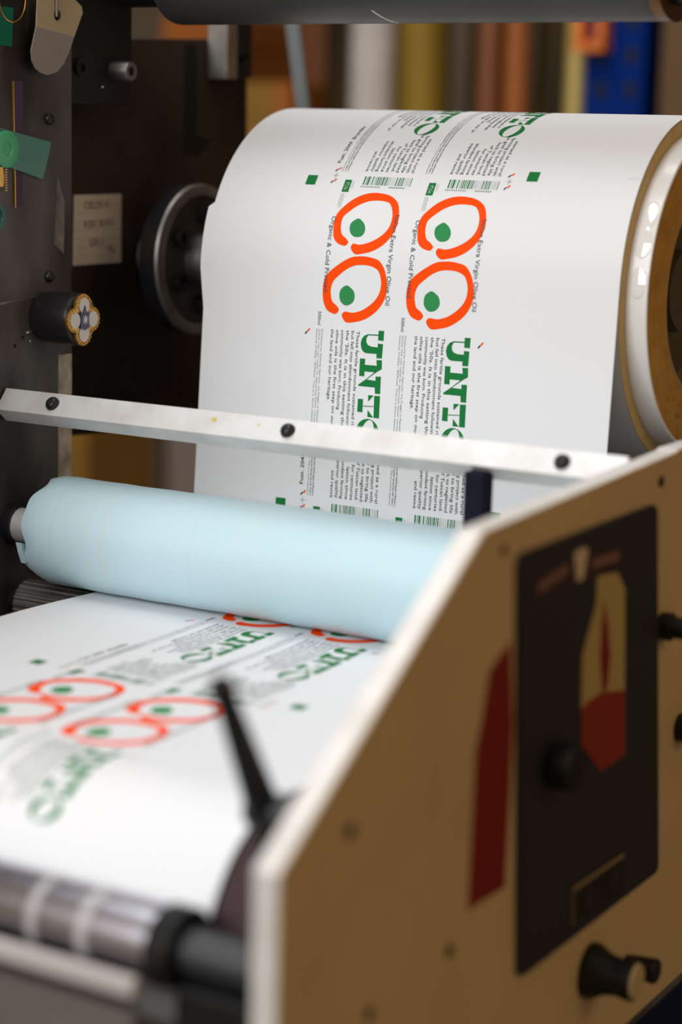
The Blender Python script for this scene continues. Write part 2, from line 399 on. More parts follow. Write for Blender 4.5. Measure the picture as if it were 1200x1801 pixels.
def label(m, right):
    for ring in RING_SHAPES: lay_poly([smooth_closed(ring, 3)], I_OR, m, .00012)
    for o_ in OLIVE_SHAPES: lay_poly([smooth_closed(o_, 3)], I_LF, m, .00012)
    for s_ in WORDMARK_SHAPES: lay_poly([s_], I_GR, m, .00014)
    lay_poly([ell(.1462, -.1838, .0092, .0095, 0, 40), ell(.1462, -.1838, .0048, .0090, math.radians(-14), 40)], I_GR, m, .00014)
    for i, s in enumerate(BLOCK1): lay_text(s, .1327 - .00425 * i, -.1130, len(s) * ADV, .0037, I_TX, m)
    for i, s in enumerate(BLOCK2):
        L = len(s) * ADV
        lay_text(s, .1560 - .00415 * i, .0045 + L, L, .0037, I_TX, m)
    for i, s in enumerate(FINE): lay_text(s, .1035 - .0022 * i, -.1135, .118 if i < 2 else .085, .0019, I_TI, m)
    for i, s in enumerate(FINE): lay_text(s[:52], .1035 - .0022 * i, .058, .054, .0019, I_TI, m)
    lay_text("500ml", .1000, -.1010, .0098, .0037, I_TX, m)
    lay_text("Italian Extra Virgin Olive Oil", .1545, -.0294, .0640, .0050, I_DT, m, off=.0003)
    lay_text("Organic & Cold Pressed", .1034, -.0325, .0545, .0050, I_DT, m, off=.0003)
    for a, w in BARS:
        u = .1204 + a * .000298
        lay_poly([rect(u, -.0072, u + w * .000262, 0)], I_GR if w > 1 else I_TI, m, .00014)
    # digits below the bar code read across the web
    for k, (u, w) in enumerate(((.1195, .0165), (.1425, .0145))):
        for j in range(10 if k == 0 else 9):
            uu = u + j * w / 10
            lay_poly([rect(uu, -.0093, uu + .0009, -.0081)], I_TI, m, .00014)
    lay_poly([rect(.1052, -.0136, .1108, -.0034)], I_GR, m, .00012)
    for t in range(7):
        a = math.pi * (.15 + .28 * t)
        lay_poly([ell(.1080 + .0014 * math.cos(a), -.0085 + .0028 * math.sin(a), .00045, .00045, 0, 8)], I_PA, m, .0002)
    lay_poly([[(.1066, -.0118), (.1070, -.0120), (.1095, -.0060), (.1091, -.0058)]], I_PA, m, .0002)
    for j in range(5): lay_poly([rect(.1053 + .0007 * j, -.026 + .001 * (j % 2), .1056 + .0007 * j, -.015)], I_PA, m, .00012)
    for j in range(3): lay_poly([rect(.1117 + .0007 * j, -.0105, .1119 + .0007 * j, -.004)], I_PA, m, .00012)
def marks(m):
    for du in (0, .1385):
        c = .0958 + du
        lay_poly([rect(c - .0025, -.00012, c + .0025, .00012)], I_TI, m, .00012)
        lay_poly([rect(c - .00012, -.0032, c + .00012, .0032)], I_TI, m, .00014)
        lay_poly([ell(c, 0, .0011, .0011, 0, 16), ell(c, 0, .0009, .0009, 0, 16)], I_TI, m, .00012)
        for dv in (.0055, -.0048):
            lay_poly([ell(c + .0011, dv + .0007, .0016, .0007, .9, 12)], I_OR, m, .00012)
            lay_poly([ell(c - .0012, dv - .0008, .0016, .0006, .9, 12)], I_TX, m, .00012)
        d2 = .0917 if du == 0 else .2312
        lay_poly([ell(d2 + .0010, -.1150, .0016, .0007, .9, 12)], I_OR, m, .00012)
        lay_poly([ell(d2 - .0010, -.1170, .0016, .0006, .9, 12)], I_TX, m, .00012)
    lay_text("Fust. 2044  Bramble", .0952, .0112, .0440, .0042, I_BK, m, up=True, bold=.01)
    lay_poly([rect(.0728, -.0087, .0812, -.0005)], I_GR, m, .00012)
    lay_poly([rect(.2468, .0008, .2552, .0092)], I_GR, m, .00012)
    lay_poly([rect(.008, .0035, .0115, .0038)], I_PA, m, .00012)
    lay_poly([rect(.3195, .006, .329, .0063)], I_PA, m, .00012)
BIG = 9.0
for vb, sc, lo, hi in ((.9600, 1, .64, BIG), (1.1980, 1, .64, 1.30), (.7220, 1, .64, BIG), (.3985, 1.12, .19, .60), (.6650, 1.12, .19, .60)):
    for du in (0, .0683): label(Place(du, vb, sc, lo, hi), du > 0)
    marks(Place(0, vb, sc, lo, hi))
web = finish('printed_paper_web', bm, WMATS, label='white printed label paper running down from the big roll and under the pale blue roller', cat='paper', normals=False)
# ------------------------------------------------------------------ big roll under the web
roll = thing('paper_roll', (0.0, 0, 1.25), 'large wound paper roll with kraft coloured end and white film band at the upper right', 'roll')
b = bmesh.new(); lathe(b, [(0.001, .1218), (0.3285, .1218), (0.330, .1212), (0.330, .1112), (0.324, .1112), (0.324, .0900), (0.001, .0900)], (0, 0, 1.25), 'x', 192, close=True)
for f in b.faces:
    cxm = f.calc_center_median(); 
    f.material_index = 1 if cxm.x > .3275 else 0
finish('paper_layers', b, [PAPER, RIM], roll, True, 'white outer layers with a narrow tan rim')
b = bmesh.new(); lathe(b, [(0.300, .1110), (0.3445, .1110), (0.3452, .1104), (0.3452, .1085), (0.300, .1085)], (0, 0, 1.25), 'x', 160, close=True)
finish('film_band', b, FILM, roll, True, 'glossy white film band')
for z in (1.306, 1.288, 1.262):
    b = bmesh.new(); bmesh.ops.create_uvsphere(b, u_segments=24, v_segments=12, radius=1)
    a = math.asin((z - 1.25) / .111); n_ = Vector((0, -math.cos(a), math.sin(a)))
    q = n_.to_track_quat('Z', 'Y').to_matrix().to_4x4(); q.translation = Vector((.3380, -.1108 * math.cos(a), 1.25 + .1108 * math.sin(a)))
    bmesh.ops.transform(b, matrix=q @ Matrix.Diagonal((.0062, .0105, .0007, 1)), verts=b.verts)
    finish('air_bubble', b, mat('glossy_film', (.8, .78, .76), .06, coat=1.0) if 'glossy_film' not in MATS else MATS['glossy_film'], roll, True)
b = bmesh.new()
# kraft end face with slightly wavy layers
NS = 256; rings = []
rr = [.1086] + [.1086 - .0326 * i / 12 for i in range(1, 13)]
for j, r in enumerate(rr):
    ring = []
    for i in range(NS):
        a = 2 * math.pi * i / NS
        low = max(0, math.sin(-a - .3)) ** 2
        wv = .0006 * math.sin(j * 2.3) + low * .0013 * math.sin(j * 2.1 + 9 * math.sin(a * 3)) * (j > 3)
        x = .3448 + wv if 0 < j else .3452
        ring.append(b.verts.new((x, r * math.cos(a), 1.25 + r * math.sin(a))))
    rings.append(ring)
for A_, B_ in zip(rings, rings[1:]):
    for i in range(NS): b.faces.new((A_[i], A_[(i + 1) % NS], B_[(i + 1) % NS], B_[i]))
ring2 = [b.verts.new((.30, v.co.y, v.co.z)) for v in rings[-1]]
for i in range(NS): b.faces.new((rings[-1][i], rings[-1][(i + 1) % NS], ring2[(i + 1) % NS], ring2[i]))
finish('kraft_end', b, KRAFT, roll, True, 'brown kraft end face')
b = bmesh.new(); lathe(b, [(0.002, .0755), (0.343, .0755), (0.343, .0700), (0.002, .0700)], (0, 0, 1.25), 'x', 96, close=True)
finish('core_tube', b, CORE, roll, True)
b = bmesh.new(); lathe(b, [(0.300, .0698), (0.312, .0698), (0.316, .066), (0.316, .030), (0.328, .028), (0.328, .012)], (0, 0, 1.25), 'x', 64)
finish('hub', b, HUBG, roll, True)
# chuck on the left, carried by the back plate
ch = thing('roll_chuck', (-.088, 0, 1.25), 'round steel chuck flange behind the left end of the big paper roll', 'flange')
b = bmesh.new(); lathe(b, [(-.020, .0590), (-.018, .0606), (-.0035, .0610), (-.0035, .020)], (-.088, 0, 1.25), 'x', 96)
finish('flange', b, IRON, ch, True)
b = bmesh.new(); lathe(b, [(-.0034, .0610), (-.001, .0606), (0, .0590), (0, .0520), (-.0034, .0505)], (-.088, 0, 1.25), 'x', 96, close=True)
finish('bright_rim', b, DSTEEL, ch, True, label='worn bright rim')
b = bmesh.new(); lathe(b, [(-.0033, .0500), (-.0020, .0500), (-.0020, .018)], (-.088, 0, 1.25), 'x', 64)
finish('face_plate', b, FACEB, ch, True, 'brown grey recessed face')
b = bmesh.new(); lathe(b, [(-.05, .022), (.09, .022)], (-.088, 0, 1.25), 'x', 40); finish('shaft', b, DSTEEL, ch, True)
for k in range(6):
    a = math.pi / 3 * k + .5; b = bmesh.new()
    lathe(b, [(-.002, .0075), (.004, .0075), (.004, .004), (.0015, .0035)], (-.088, .036 * math.cos(a), 1.25 + .036 * math.sin(a)), 'x', 20)
    finish('lug', b, IRON, ch, True)

# ------------------------------------------------------------------ machine base and floor
b = bmesh.new(); box(b, (-3.2, -3.0, -.05), (3.2, 2.4, 0)); finish('floor', b, FLOORM, kind='structure')
b = bmesh.new(); box(b, (-3.2, 2.3, 0), (3.2, 2.4, 3.4)); finish('wall_back', b, WALLM, kind='structure')
b = bmesh.new(); box(b, (-3.3, -3.0, 0), (-3.2, 2.4, 3.4)); finish('wall_left', b, WALLM, kind='structure')
base = thing('machine_base', (.14, -.15, 0), 'dark machine base cabinet below the cream side panel at the bottom edge', 'cabinet')
b = bmesh.new(); box(b, (-.30, -.60, 0), (.385, .20, .775)); finish('base_body', b, DARKM, base, bevel=.004)
b = bmesh.new(); box(b, (.3855, -.56, .71), (.388, .18, .772)); finish('blue_trim', b, TRIMB, base, label='blue strip')

# ------------------------------------------------------------------ left frame
fr = thing('left_frame', (-.096, -.3, .775), 'dark worn steel frame plate along the left edge of the photo', 'machine frame')
b = bmesh.new(); prism(b, [(-.70, .775), (-.1734, .775), (-.1734, 1.60), (-.70, 1.60)], -.108, -.084); finish('frame_plate', b, DARKM, fr, bevel=.001)
b = bmesh.new(); prism(b, [(-.255, 1.2290), (-.2035, 1.2330), (-.2035, 1.2345), (-.255, 1.2305)], -.0842, -.0832); finish('raised_edge', b, STEEL, fr, label='bright horizontal edge line')
b = bmesh.new(); prism(b, [(-.1905, 1.06), (-.1745, 1.06), (-.1745, 1.188), (-.1895, 1.188)], -.0842, -.0836); finish('paint_strip', b, PAINTW, fr, label='chipped tan paint strip')
b = bmesh.new(); prism(b, [(-.1945, 1.270), (-.1835, 1.262), (-.1825, 1.300), (-.1905, 1.318)], -.0842, -.0837); finish('paint_patch', b, PATCH, fr, label='grey scuffed patch')
for y, z in ((-.2007, 1.3586), (-.2011, 1.2461)):
    b = bmesh.new(); capscrew(b, (-.084, y, z), (1, 0, 0), .0042, .0042); finish('screw', b, [IRON, HOLE], fr, True)
for y, z in ((-.2389, 1.1988), (-.2300, 1.2040)):
    b = bmesh.new(); lathe(b, [(0, .0016), (.0004, .0016)], (-.0842, y, z), 'x', 16); finish('screw_hole', b, HOLE, fr)
for y, z, w in ((-.226, 1.2065, .003), (-.2205, 1.2075, .0025), (-.2225, 1.2000, .001)):
    b = bmesh.new(); prism(b, [(y, z), (y + w, z + .0004), (y + w, z + .0016), (y, z + .0012)], -.0842, -.0838); finish('paint_fleck', b, WHITEM, fr)
bp = thing('back_frame', (-.146, 0, .775), 'brown black recessed back plate that carries the handwritten note', 'machine frame')
b = bmesh.new(); prism(b, [(-.20, 1.118), (-.10, 1.112), (.1405, 1.098), (.1422, 1.32), (.1400, 1.3956), (.1235, 1.43), (.1082, 1.4310), (-.0271, 1.4242), (-.20, 1.4160)], -.152, -.140); finish('frame_plate', b, BACKM, bp, bevel=.0008)
b = bmesh.new(); prism(b, [(.045, 1.335), (.066, 1.332), (.086, 1.345), (.064, 1.350), (.063, 1.424), (.046, 1.424)], -.1402, -.1395); finish('slot', b, HOLE, bp, label='black L shaped slot')
b = bmesh.new(); lathe(b, [(0, .0055), (.002, .0055), (.002, .0035), (.0005, .003)], (-.140, -.0155, 1.2443), 'x', 20); finish('screw', b, IRON, bp, True)
b = bmesh.new(); box(b, (-.152, -.20, .775), (-.140, -.178, 1.119)); finish('support_leg', b, BACKM, bp)
lf = thing('lower_frame', (-.14, -.25, .775), 'black lower frame wall behind the ribbed steel roller', 'machine frame')
b = bmesh.new(); prism(b, [(-.1736, .775), (.02, .775), (.02, 1.04), (-.1736, 1.045)], -.118, -.108); finish('frame_plate', b, BACKM, lf)
# black block with big socket bolt
cb = thing('clamp_block', (-.09, -.13, 1.37), 'black clamp block with a large socket bolt at the top left', 'block')
b = bmesh.new(); prism(b, [(-.1725, 1.370), (-.0934, 1.3711), (-.0930, 1.52), (-.1725, 1.52)], -.139, -.090); finish('block', b, BLACK, cb, bevel=.0015)
b = bmesh.new(); lathe(b, [(0, .0075), (.015, .0075), (.0165, .0065), (.0165, .0035), (.010, .0033)], (-.090, -.1157, 1.3955), 'x', 32); finish('socket_bolt', b, [DSTEEL], cb, True, label='steel socket bolt')
b = bmesh.new(); lathe(b, [(0, .0063), (.003, .0063), (.003, .0038), (.001, .0036)], (-.090, -.158, 1.3965), 'x', 28); finish('ring_nut', b, IRON, cb, True)
b = bmesh.new(); lathe(b, [(0, .0009), (.0004, .0009)], (-.090, -.130, 1.3835), 'x', 10); finish('paint_fleck', b, WHITEM, cb)
# bracket on the back plate
bk = thing('steel_bracket', (-.13, .09, 1.396), 'small steel bracket with a hex bolt beside the dark overhead roller', 'bracket')
b = bmesh.new(); prism(b, [(.0788, 1.3962), (.0951, 1.3966), (.0945, 1.445), (.0785, 1.445)], -.140, -.120); finish('bracket', b, DSTEEL, bk, bevel=.001)
b = bmesh.new(); prism(b, [(.0951, 1.3966), (.128, 1.398), (.128, 1.445), (.0945, 1.445)], -.142, -.128); finish('bracket_arm', b, IRON, bk)
b = bmesh.new(); lathe(b, [(0, .006), (.008, .006), (.008, .003), (.004, .003)], (-.128, .108, 1.4165), 'x', 6); finish('hex_bolt', b, IRON, bk)

# note with handwriting
nt_ = thing('handwritten_note', (-.1396, -.07, 1.247), 'pale ruled paper note with faint handwriting stuck on the brown black plate', 'note')
b = bmesh.new(); prism(b, [(-.1024, 1.2470), (-.0412, 1.2472), (-.0412, 1.3018), (-.101, 1.3016)], -.1399, -.1392); finish('paper_sheet', b, NOTE, nt_)
b = bmesh.new()
def note_text(s, y0, z0, w, h, b):
    vv, ff = text_mesh(s, 1.0); W = max(x for x, y in vv)
    n = [b.verts.new((-.1390, y0 + x * w / W, z0 + y * h + x * w / W * .02)) for x, y in vv]
    for f in ff: b.faces.new([n[i] for i in f])
note_text("CELSIUS", -.090, 1.2905, .033, .0085, b)
note_text("RISK-", -.090, 1.2755, .018, .0085, b)
note_text("BORG", -.070, 1.2765, .018, .0078, b)
note_text("GRU-", -.083, 1.2615, .020, .0085, b)
finish('handwriting', b, INKN, nt_, normals=False)
b = bmesh.new()
for i in range(7): prism(b, [(-.1015, 1.2535 + .0068 * i), (-.0416, 1.2535 + .0068 * i), (-.0416, 1.2537 + .0068 * i), (-.1015, 1.2537 + .0068 * i)], -.1392, -.13915)
finish('ruled_lines', b, TAGG, nt_)
b = bmesh.new()
prism(b, [(-.060, 1.2600), (-.050, 1.2560), (-.0500, 1.2552), (-.0602, 1.2592)], -.1392, -.1390); prism(b, [(-.056, 1.2618), (-.049, 1.2556), (-.0496, 1.2550), (-.0566, 1.2612)], -.1392, -.1390)
finish('drawn_arrow', b, INKN, nt_)

# ornamental knob
kn = thing('ornamental_knob', (-.084, -.2058, 1.2176), 'black knob with a gilt and enamel quatrefoil face on the left frame', 'knob')
KY, KZ, KX = -.2058, 1.2176, -.050
b = bmesh.new(); lathe(b, [(-.034, .0175), (-.030, .0185), (-.003, .0190), (0, .0180), (0, .004)], (KX, KY, KZ), 'x', 48); finish('knob_body', b, IRON, kn, True)
def lobe(t, d=.0098, r=.0088):
    p = (t + math.pi / 4) % (math.pi / 2) - math.pi / 4
    return d * math.cos(p) + math.sqrt(max(r * r - (d * math.sin(p)) ** 2, 0))
def quat(s, k, n=160): return [(KY + s * lobe(t) * math.cos(t), KZ + s * lobe(t) * math.sin(t)) for t in [2 * math.pi * i / n for i in range(n)]]
b = bmesh.new(); prism(b, quat(1, 0), KX, KX + .0022)
for i in range(36):
    t = 2 * math.pi * i / 36; r = .93 * lobe(t); rot_lathe(b, [(0, .0011), (.0012, .0009), (.0016, .0004)], (KX + .0018, KY + r * math.cos(t), KZ + r * math.sin(t)), (1, 0, 0), 8)
finish('gilt_rim', b, GOLD, kn, label='gilt scalloped rim')
for k in range(4):
    a = math.pi / 2 * k; b = bmesh.new()
    prism(b, [(KY + .0102 * math.cos(a) + .0056 * math.cos(t), KZ + .0102 * math.sin(a) + .0056 * math.sin(t)) for t in [2 * math.pi * i / 28 for i in range(28)]], KX + .0020, KX + .0030)
    finish('enamel_petal', b, ENAMW, kn, label='white enamel petal')
b = bmesh.new()
prism(b, [(KY + p[0], KZ + p[1]) for p in [(.0, .0105), (.0022, .005), (.0052, .0058), (.0045, .0), (.005, -.0055), (.0, -.0075), (-.005, -.0055), (-.0045, 0), (-.0052, .0058), (-.0022, .005)]], KX + .0028, KX + .0036)
finish('enamel_centre', b, ENAMB, kn, label='dark blue enamel centre')
b = bmesh.new()
prism(b, [(KY + (.0034 if i % 2 == 0 else .0011) * math.cos(math.pi * i / 8), KZ + (.0034 if i % 2 == 0 else .0011) * math.sin(math.pi * i / 8)) for i in range(16)], KX + .0035, KX + .0042)
finish('star', b, WHITEM, kn, label='silver eight pointed star')

# hanging tag
tg = thing('metal_tag', (-.075, -.2, 1.39), 'rounded tag, beige above and grey below, with a hole, hanging at the top left', 'tag')
T_ = [(-.0022 - .2178, 1.4403), (-.1844, 1.4427), (-.1734, 1.439), (-.1726, 1.4346), (-.1819, 1.4173), (-.2235, 1.4220), (-.2223, 1.4329)]
def with_hole(outer, hc, hr, x0, x1, name, m, parent, label):
    b2 = bmesh.new()
    for ring in (outer, [(hc[0] + hr * math.cos(t), hc[1] + hr * math.sin(t)) for t in [2 * math.pi * i / 24 for i in range(24)]]):
        vv = [b2.verts.new((x0, y, z)) for y, z in ring]
        for i in range(len(vv)): b2.edges.new((vv[i], vv[(i + 1) % len(vv)]))
    bmesh.ops.triangle_fill(b2, use_beauty=True, edges=b2.edges[:])
    r = bmesh.ops.extrude_face_region(b2, geom=b2.faces[:])
    bmesh.ops.translate(b2, verts=[v for v in r['geom'] if isinstance(v, bmesh.types.BMVert)], vec=(x1 - x0, 0, 0))
    return finish(name, b2, m, parent, label=label)
with_hole([(-.2222, 1.4420), (-.1844, 1.4450), (-.1734, 1.439), (-.1722, 1.4346), (-.1819, 1.4173), (-.2240, 1.4218)], (-.2010, 1.4312), .0040, -.0765, -.0752, 'upper_half', TAGB, tg, 'beige upper half')
b = bmesh.new(); prism(b, [(-.2240, 1.4218), (-.1819, 1.4173), (-.1880, 1.4060), (-.1941, 1.3977), (-.2020, 1.3915), (-.212, 1.3893), (-.2195, 1.3905), (-.2249, 1.3935), (-.2285, 1.3985), (-.2296, 1.405)], -.0765, -.0752); finish('lower_half', b, TAGG, tg, label='grey lower half')
b = bmesh.new(); rot_lathe(b, [(0, .0012), (.03, .0012)], (-.0745, -.2030, 1.4300), (.05, -.05, 1), 12); finish('hanging_wire', b, STEEL, tg)

# strip, green tape, green disc, gear at far left
b = bmesh.new(); prism(b, [(-.2410, 1.3843), (-.2400, 1.3843), (-.2384, 1.2967), (-.2393, 1.2967)], -.084, -.0825, 0); prism(b, [(-.2400, 1.3843), (-.2300, 1.3847), (-.2306, 1.2977), (-.2384, 1.2967)], -.084, -.0828, 1)
finish('edged_strip', b, [GOLD, PURS], label='narrow dark purple strip with a gilt edge behind the green tape', cat='strip')
b = bmesh.new()
TP = [(-.262, 1.353), (-.245, 1.3500), (-.225, 1.3465), (-.2007, 1.3425), (-.2050, 1.3300), (-.2104, 1.3163), (-.232, 1.3215), (-.262, 1.328)]
prism(b, TP, -.0818, -.0812)
finish('green_tape', b, TAPEG, label='translucent green tape stuck across the left frame plate', cat='tape')
b = bmesh.new(); lathe(b, [(0, .0128), (.002, .0128), (.0026, .0118), (.0026, .005), (.0016, .0045)], (-.0812, -.2515, 1.3373), 'x', 40); finish('green_disc', b, DISCG, smooth=True, label='round light green disc on the green tape at the left edge', cat='disc')
b = bmesh.new(); prism(b, [(-.262, 1.3115), (-.2545, 1.3115), (-.2535, 1.3180), (-.2550, 1.3250), (-.262, 1.3250)], -.0838, -.080)
for i in range(9): box(b, (-.0815, -.2540, 1.3085 + .0018 * i), (-.079, -.2518, 1.3093 + .0018 * i))
finish('gilt_gear', b, GOLD, label='gilt toothed edge just below the green tape at the left edge', cat='gear')
b = bmesh.new(); lathe(b, [(0, .0100), (.003, .0100), (.003, .0075), (.0015, .007)], (-.084, -.2620, 1.2905), 'x', 40); finish('teal_dial', b, mat('teal_plastic', (.02, .12, .11), .4), smooth=True, label='teal round dial edge at the left edge of the frame', cat='dial')
cn = thing('corner_recess', (-.084, -.24, 1.42), 'black square recess with green tape and a wire loop in the top left corner', 'recess')
b = bmesh.new(); prism(b, [(-.262, 1.4205), (-.2262, 1.4188), (-.2252, 1.46), (-.262, 1.46)], -.0842, -.0828); finish('recess_plate', b, HOLE, cn)
b = bmesh.new(); prism(b, [(-.262, 1.4080), (-.2425, 1.4075), (-.2405, 1.4340), (-.262, 1.4340)], -.0826, -.0820); finish('tape_piece', b, TAPEG, cn)
b = bmesh.new()
for i in range(40):
    a0_, a1_ = 2 * math.pi * i / 40, 2 * math.pi * (i + 1) / 40
    p = Vector((-.0812, -.2430 + .0140 * math.cos(a0_), 1.4400 + .0160 * math.sin(a0_))); q = Vector((-.0812, -.2430 + .0140 * math.cos(a1_), 1.4400 + .0160 * math.sin(a1_)))
    rot_lathe(b, [(0, .0005), ((q - p).length, .0005)], p, q - p, 6)
finish('wire_loop', b, GOLD, cn)

# ------------------------------------------------------------------ overhead roller
ov = thing('overhead_roller', (.15, -.1, 1.47), 'dark grey rubber roller crossing the very top', 'roller')
b = bmesh.new(); lathe(b, [(-.044, .036), (-.042, .0395), (-.039, .040), (.338, .040), (.341, .039), (.342, .034)], (0, -.1, 1.47), 'x', 96); finish('roller_body', b, OVER, ov, True)
b = bmesh.new(); lathe(b, [(-.0893, .030), (-.044, .030)], (0, -.1, 1.473), 'x', 48); finish('bearing_hub', b, BLACK, ov, True)
b = bmesh.new(); lathe(b, [(.342, .0405), (.350, .0405), (.351, .0385), (.351, .030), (.342, .030)], (0, -.1, 1.47), 'x', 64, close=True); finish('bearing_ring', b, mat('old_bronze', (.16, .08, .035), .35, .8), ov, True, label='bronze bearing ring')
b = bmesh.new(); lathe(b, [(.343, .0295), (.390, .0295)], (0, -.1, 1.47), 'x', 48); finish('shaft', b, BLACK, ov, True)
b = bmesh.new()
for i in range(6):
    a = -math.pi / 2 - .12 - .085 * i; a2 = a - .085; w = .0014 - .0001 * i; x0 = .146 - .0016 * i; x1 = x0 - .0016
    vs4 = [b.verts.new((xx, -.1 + .0402 * math.cos(aa), 1.47 + .0402 * math.sin(aa))) for xx, aa in ((x0, a), (x0 + w * 2, a), (x1 + w * 2, a2), (x1, a2))]
    b.faces.new(vs4)
finish('chipped_scratch', b, WHITEM, ov, label='pale scratch')

# angled strap behind the roll
b = bmesh.new(); prism(b, [(.249, 1.30), (.252, 1.30), (.252, 1.52), (.249, 1.52)], 0, .0140)
for v in b.verts: v.co.x += -.158 - (v.co.z - 1.376) * .175
finish('steel_strap', b, mat('painted_grey_steel', (.16, .18, .18), .5, .2), label='slanting grey steel strap rising behind the big roll', cat='strap')

# ------------------------------------------------------------------ pale blue roller
br_ = thing('nip_roller', (.15, -.24, 1.069), 'pale blue sleeved roller pressing on the printed web in the middle', 'roller')
b = bmesh.new()
NB = 96; NX = 60; rows = []
for i in range(NX + 1):
    x = -.047 + (.390 + .047) * i / NX; row = []
    for j in range(NB):
        a = 2 * math.pi * j / NB; e = max(0, 1 - (x + .047) / .010)
        rad = .0390 - .0025 * e * e + .00018 * math.sin(3 * a + x * 30) + .00012 * math.sin(x * 160)
        dx = -.0020 * math.sin(5 * a + 1) * e - .0012 * math.sin(9 * a) * e
        row.append(b.verts.new((x + dx, -.24 + rad * math.cos(a), 1.0698 + rad * math.sin(a))))
    rows.append(row)
for r0, r1 in zip(rows, rows[1:]):
    for j in range(NB): b.faces.new((r0[j], r0[(j + 1) % NB], r1[(j + 1) % NB], r1[j]))
cL = [b.verts.new((-.044, -.24 + .014 * math.cos(2 * math.pi * j / NB), 1.0692 + .014 * math.sin(2 * math.pi * j / NB))) for j in range(NB)]
for j in range(NB): b.faces.new((rows[0][j], rows[0][(j + 1) % NB], cL[(j + 1) % NB], cL[j]))
b.faces.new(rows[-1])
finish('sleeve', b, SLEEVE, br_, True)
b = bmesh.new(); prism(b, [(-.2790, 1.066), (-.2765, 1.058), (-.2730, 1.050), (-.2700, 1.053), (-.2720, 1.064)], -.0505, -.0460); finish('loose_flap', b, SLEEVE, br_)
b = bmesh.new(); lathe(b, [(-.083, .0125), (-.0465, .0125)], (0, -.24, 1.069), 'x', 40); finish('axle', b, ALU, br_, True, label='steel axle')
b = bmesh.new(); lathe(b, [(-.0838, .0155), (-.078, .0155)], (0, -.24, 1.069), 'x', 40); finish('axle_collar', b, IRON, br_, True)
# ribbed roller beneath
rb = thing('ribbed_roller', (.1, -.24, 1.0125), 'ribbed steel roller just under the left end of the pale blue roller', 'roller')
b = bmesh.new()
NR = 120; prev = None
for x in (-.074, -.072, .33):
    ring = []
    for j in range(NR):
        a = 2 * math.pi * j / NR; r = .0162 + (.0006 if (j // 3) % 2 else 0) - (.001 if x == -.074 else 0)
        ring.append(b.verts.new((x, -.24 + r * math.cos(a), 1.0125 + r * math.sin(a))))
    if prev:
        for j in range(NR): b.faces.new((prev[j], prev[(j + 1) % NR], ring[(j + 1) % NR], ring[j]))
    else: b.faces.new(ring)
    prev = ring
b.faces.new(prev); finish('roller_body', b, DSTEEL, rb)
b = bmesh.new(); lathe(b, [(-.108, .008), (-.074, .008)], (0, -.24, 1.0125), 'x', 24); finish('axle', b, IRON, rb, True)
b = bmesh.new(); capscrew(b, (-.0838, -.215, 1.033), (1, 0, 0), .006, .008); finish('screw', b, [IRON, HOLE], rb, True)
# ------------------------------------------------------------------ crossbar
cbz = thing('cross_bar', (.15, -.26, 1.16), 'pale aluminium cross bar with three black screws above the pale blue roller', 'bar')
P0 = Vector((-.25, 1.1697)); fd = Vector((-.6428, -.7660)); bd = Vector((.7660, -.6428))
P1 = P0 + fd * .0185; P2 = P1 + bd * .0150; P3 = P0 + bd * .0150
b = bmesh.new(); prism(b, [tuple(P0), tuple(P1), tuple(P2), tuple(P3)], -.0828, .3960); finish('bar', b, ALU, cbz, bevel=.0006)
nrm = Vector((0, -.7660, .6428)); cc = (P0 + P1) / 2
for x in (-.0355, .1598, .3555):
    b = bmesh.new(); capscrew(b, (x, cc.x, cc.y), nrm, .0052, .0042); finish('screw', b, [IRON, HOLE], cbz, True)
for x, m_, w in ((.1005, YELLOW, .0020), (.1360, mat('pale_green_smear', (.55, .6, .4), .6), .0016)):
    b = bmesh.new(); c2 = P0 + fd * .007
    rot_lathe(b, [(0, w), (.0002, w)], (x, c2.x, c2.y), nrm, 10); finish('paint_smear', b, m_, cbz)
b = bmesh.new(); box(b, (.2955, -.2680, 1.1160), (.3090, -.2540, 1.1520)); finish('mounting_block', b, NAVY, cbz, label='black block under the bar', bevel=.001)

# ------------------------------------------------------------------ front end of the machine
fr2 = thing('chrome_roller', (.15, -.625, .98), 'polished steel roller with black end collar at the lower left', 'roller')
b = bmesh.new(); lathe(b, [(-.08, .0165), (-.078, .0178), (.333, .0178), (.334, .017)], (0, -.6285, .98), 'x', 72); finish('roller_body', b, CHROME, fr2, True)
b = bmesh.new(); lathe(b, [(.3335, .0190), (.3350, .0198), (.3460, .0198), (.3475, .0185), (.3475, .011)], (0, -.6285, .98), 'x', 56); finish('end_collar', b, BLACK, fr2, True, label='black end collar')
b = bmesh.new(); lathe(b, [(.347, .0112), (.3962, .0112)], (0, -.6285, .98), 'x', 40); finish('shaft', b, DGREY, fr2, True, label='dark grey shaft')
for x, w in ((.2640, .0055), (.2935, .0065)):
    b = bmesh.new(); lathe(b, [(x, .01795), (x + w, .01795)], (0, -.6285, .98), 'x', 72); finish('tape_band', b, TAPEW, fr2, True, label='white tape band round the roller')
b = bmesh.new(); lathe(b, [(-.02, .069), (.333, .069)], (0, -.54, .96), 'x', 96)
wr = thing('web_support_roller', (.15, -.54, .96), 'roller inside the front bend of the printed web beside the black lever', 'roller')
finish('roller_body', b, STEEL, wr, True)
b = bmesh.new(); lathe(b, [(.3425, .030), (.3426, .0675), (.3435, .0690), (.366, .0690), (.368, .067), (.395, .062)], (0, -.54, .960), 'x', 96); finish('end_cheek', b, MAROON, wr, True, label='maroon round end cheek')
b = bmesh.new(); box(b, (.348, -.6420, .776), (.395, -.6100, .9675)); finish('bearing_block', b, BLACK, label='black block under the shaft behind the cream panel corner', cat='block', bevel=.002)
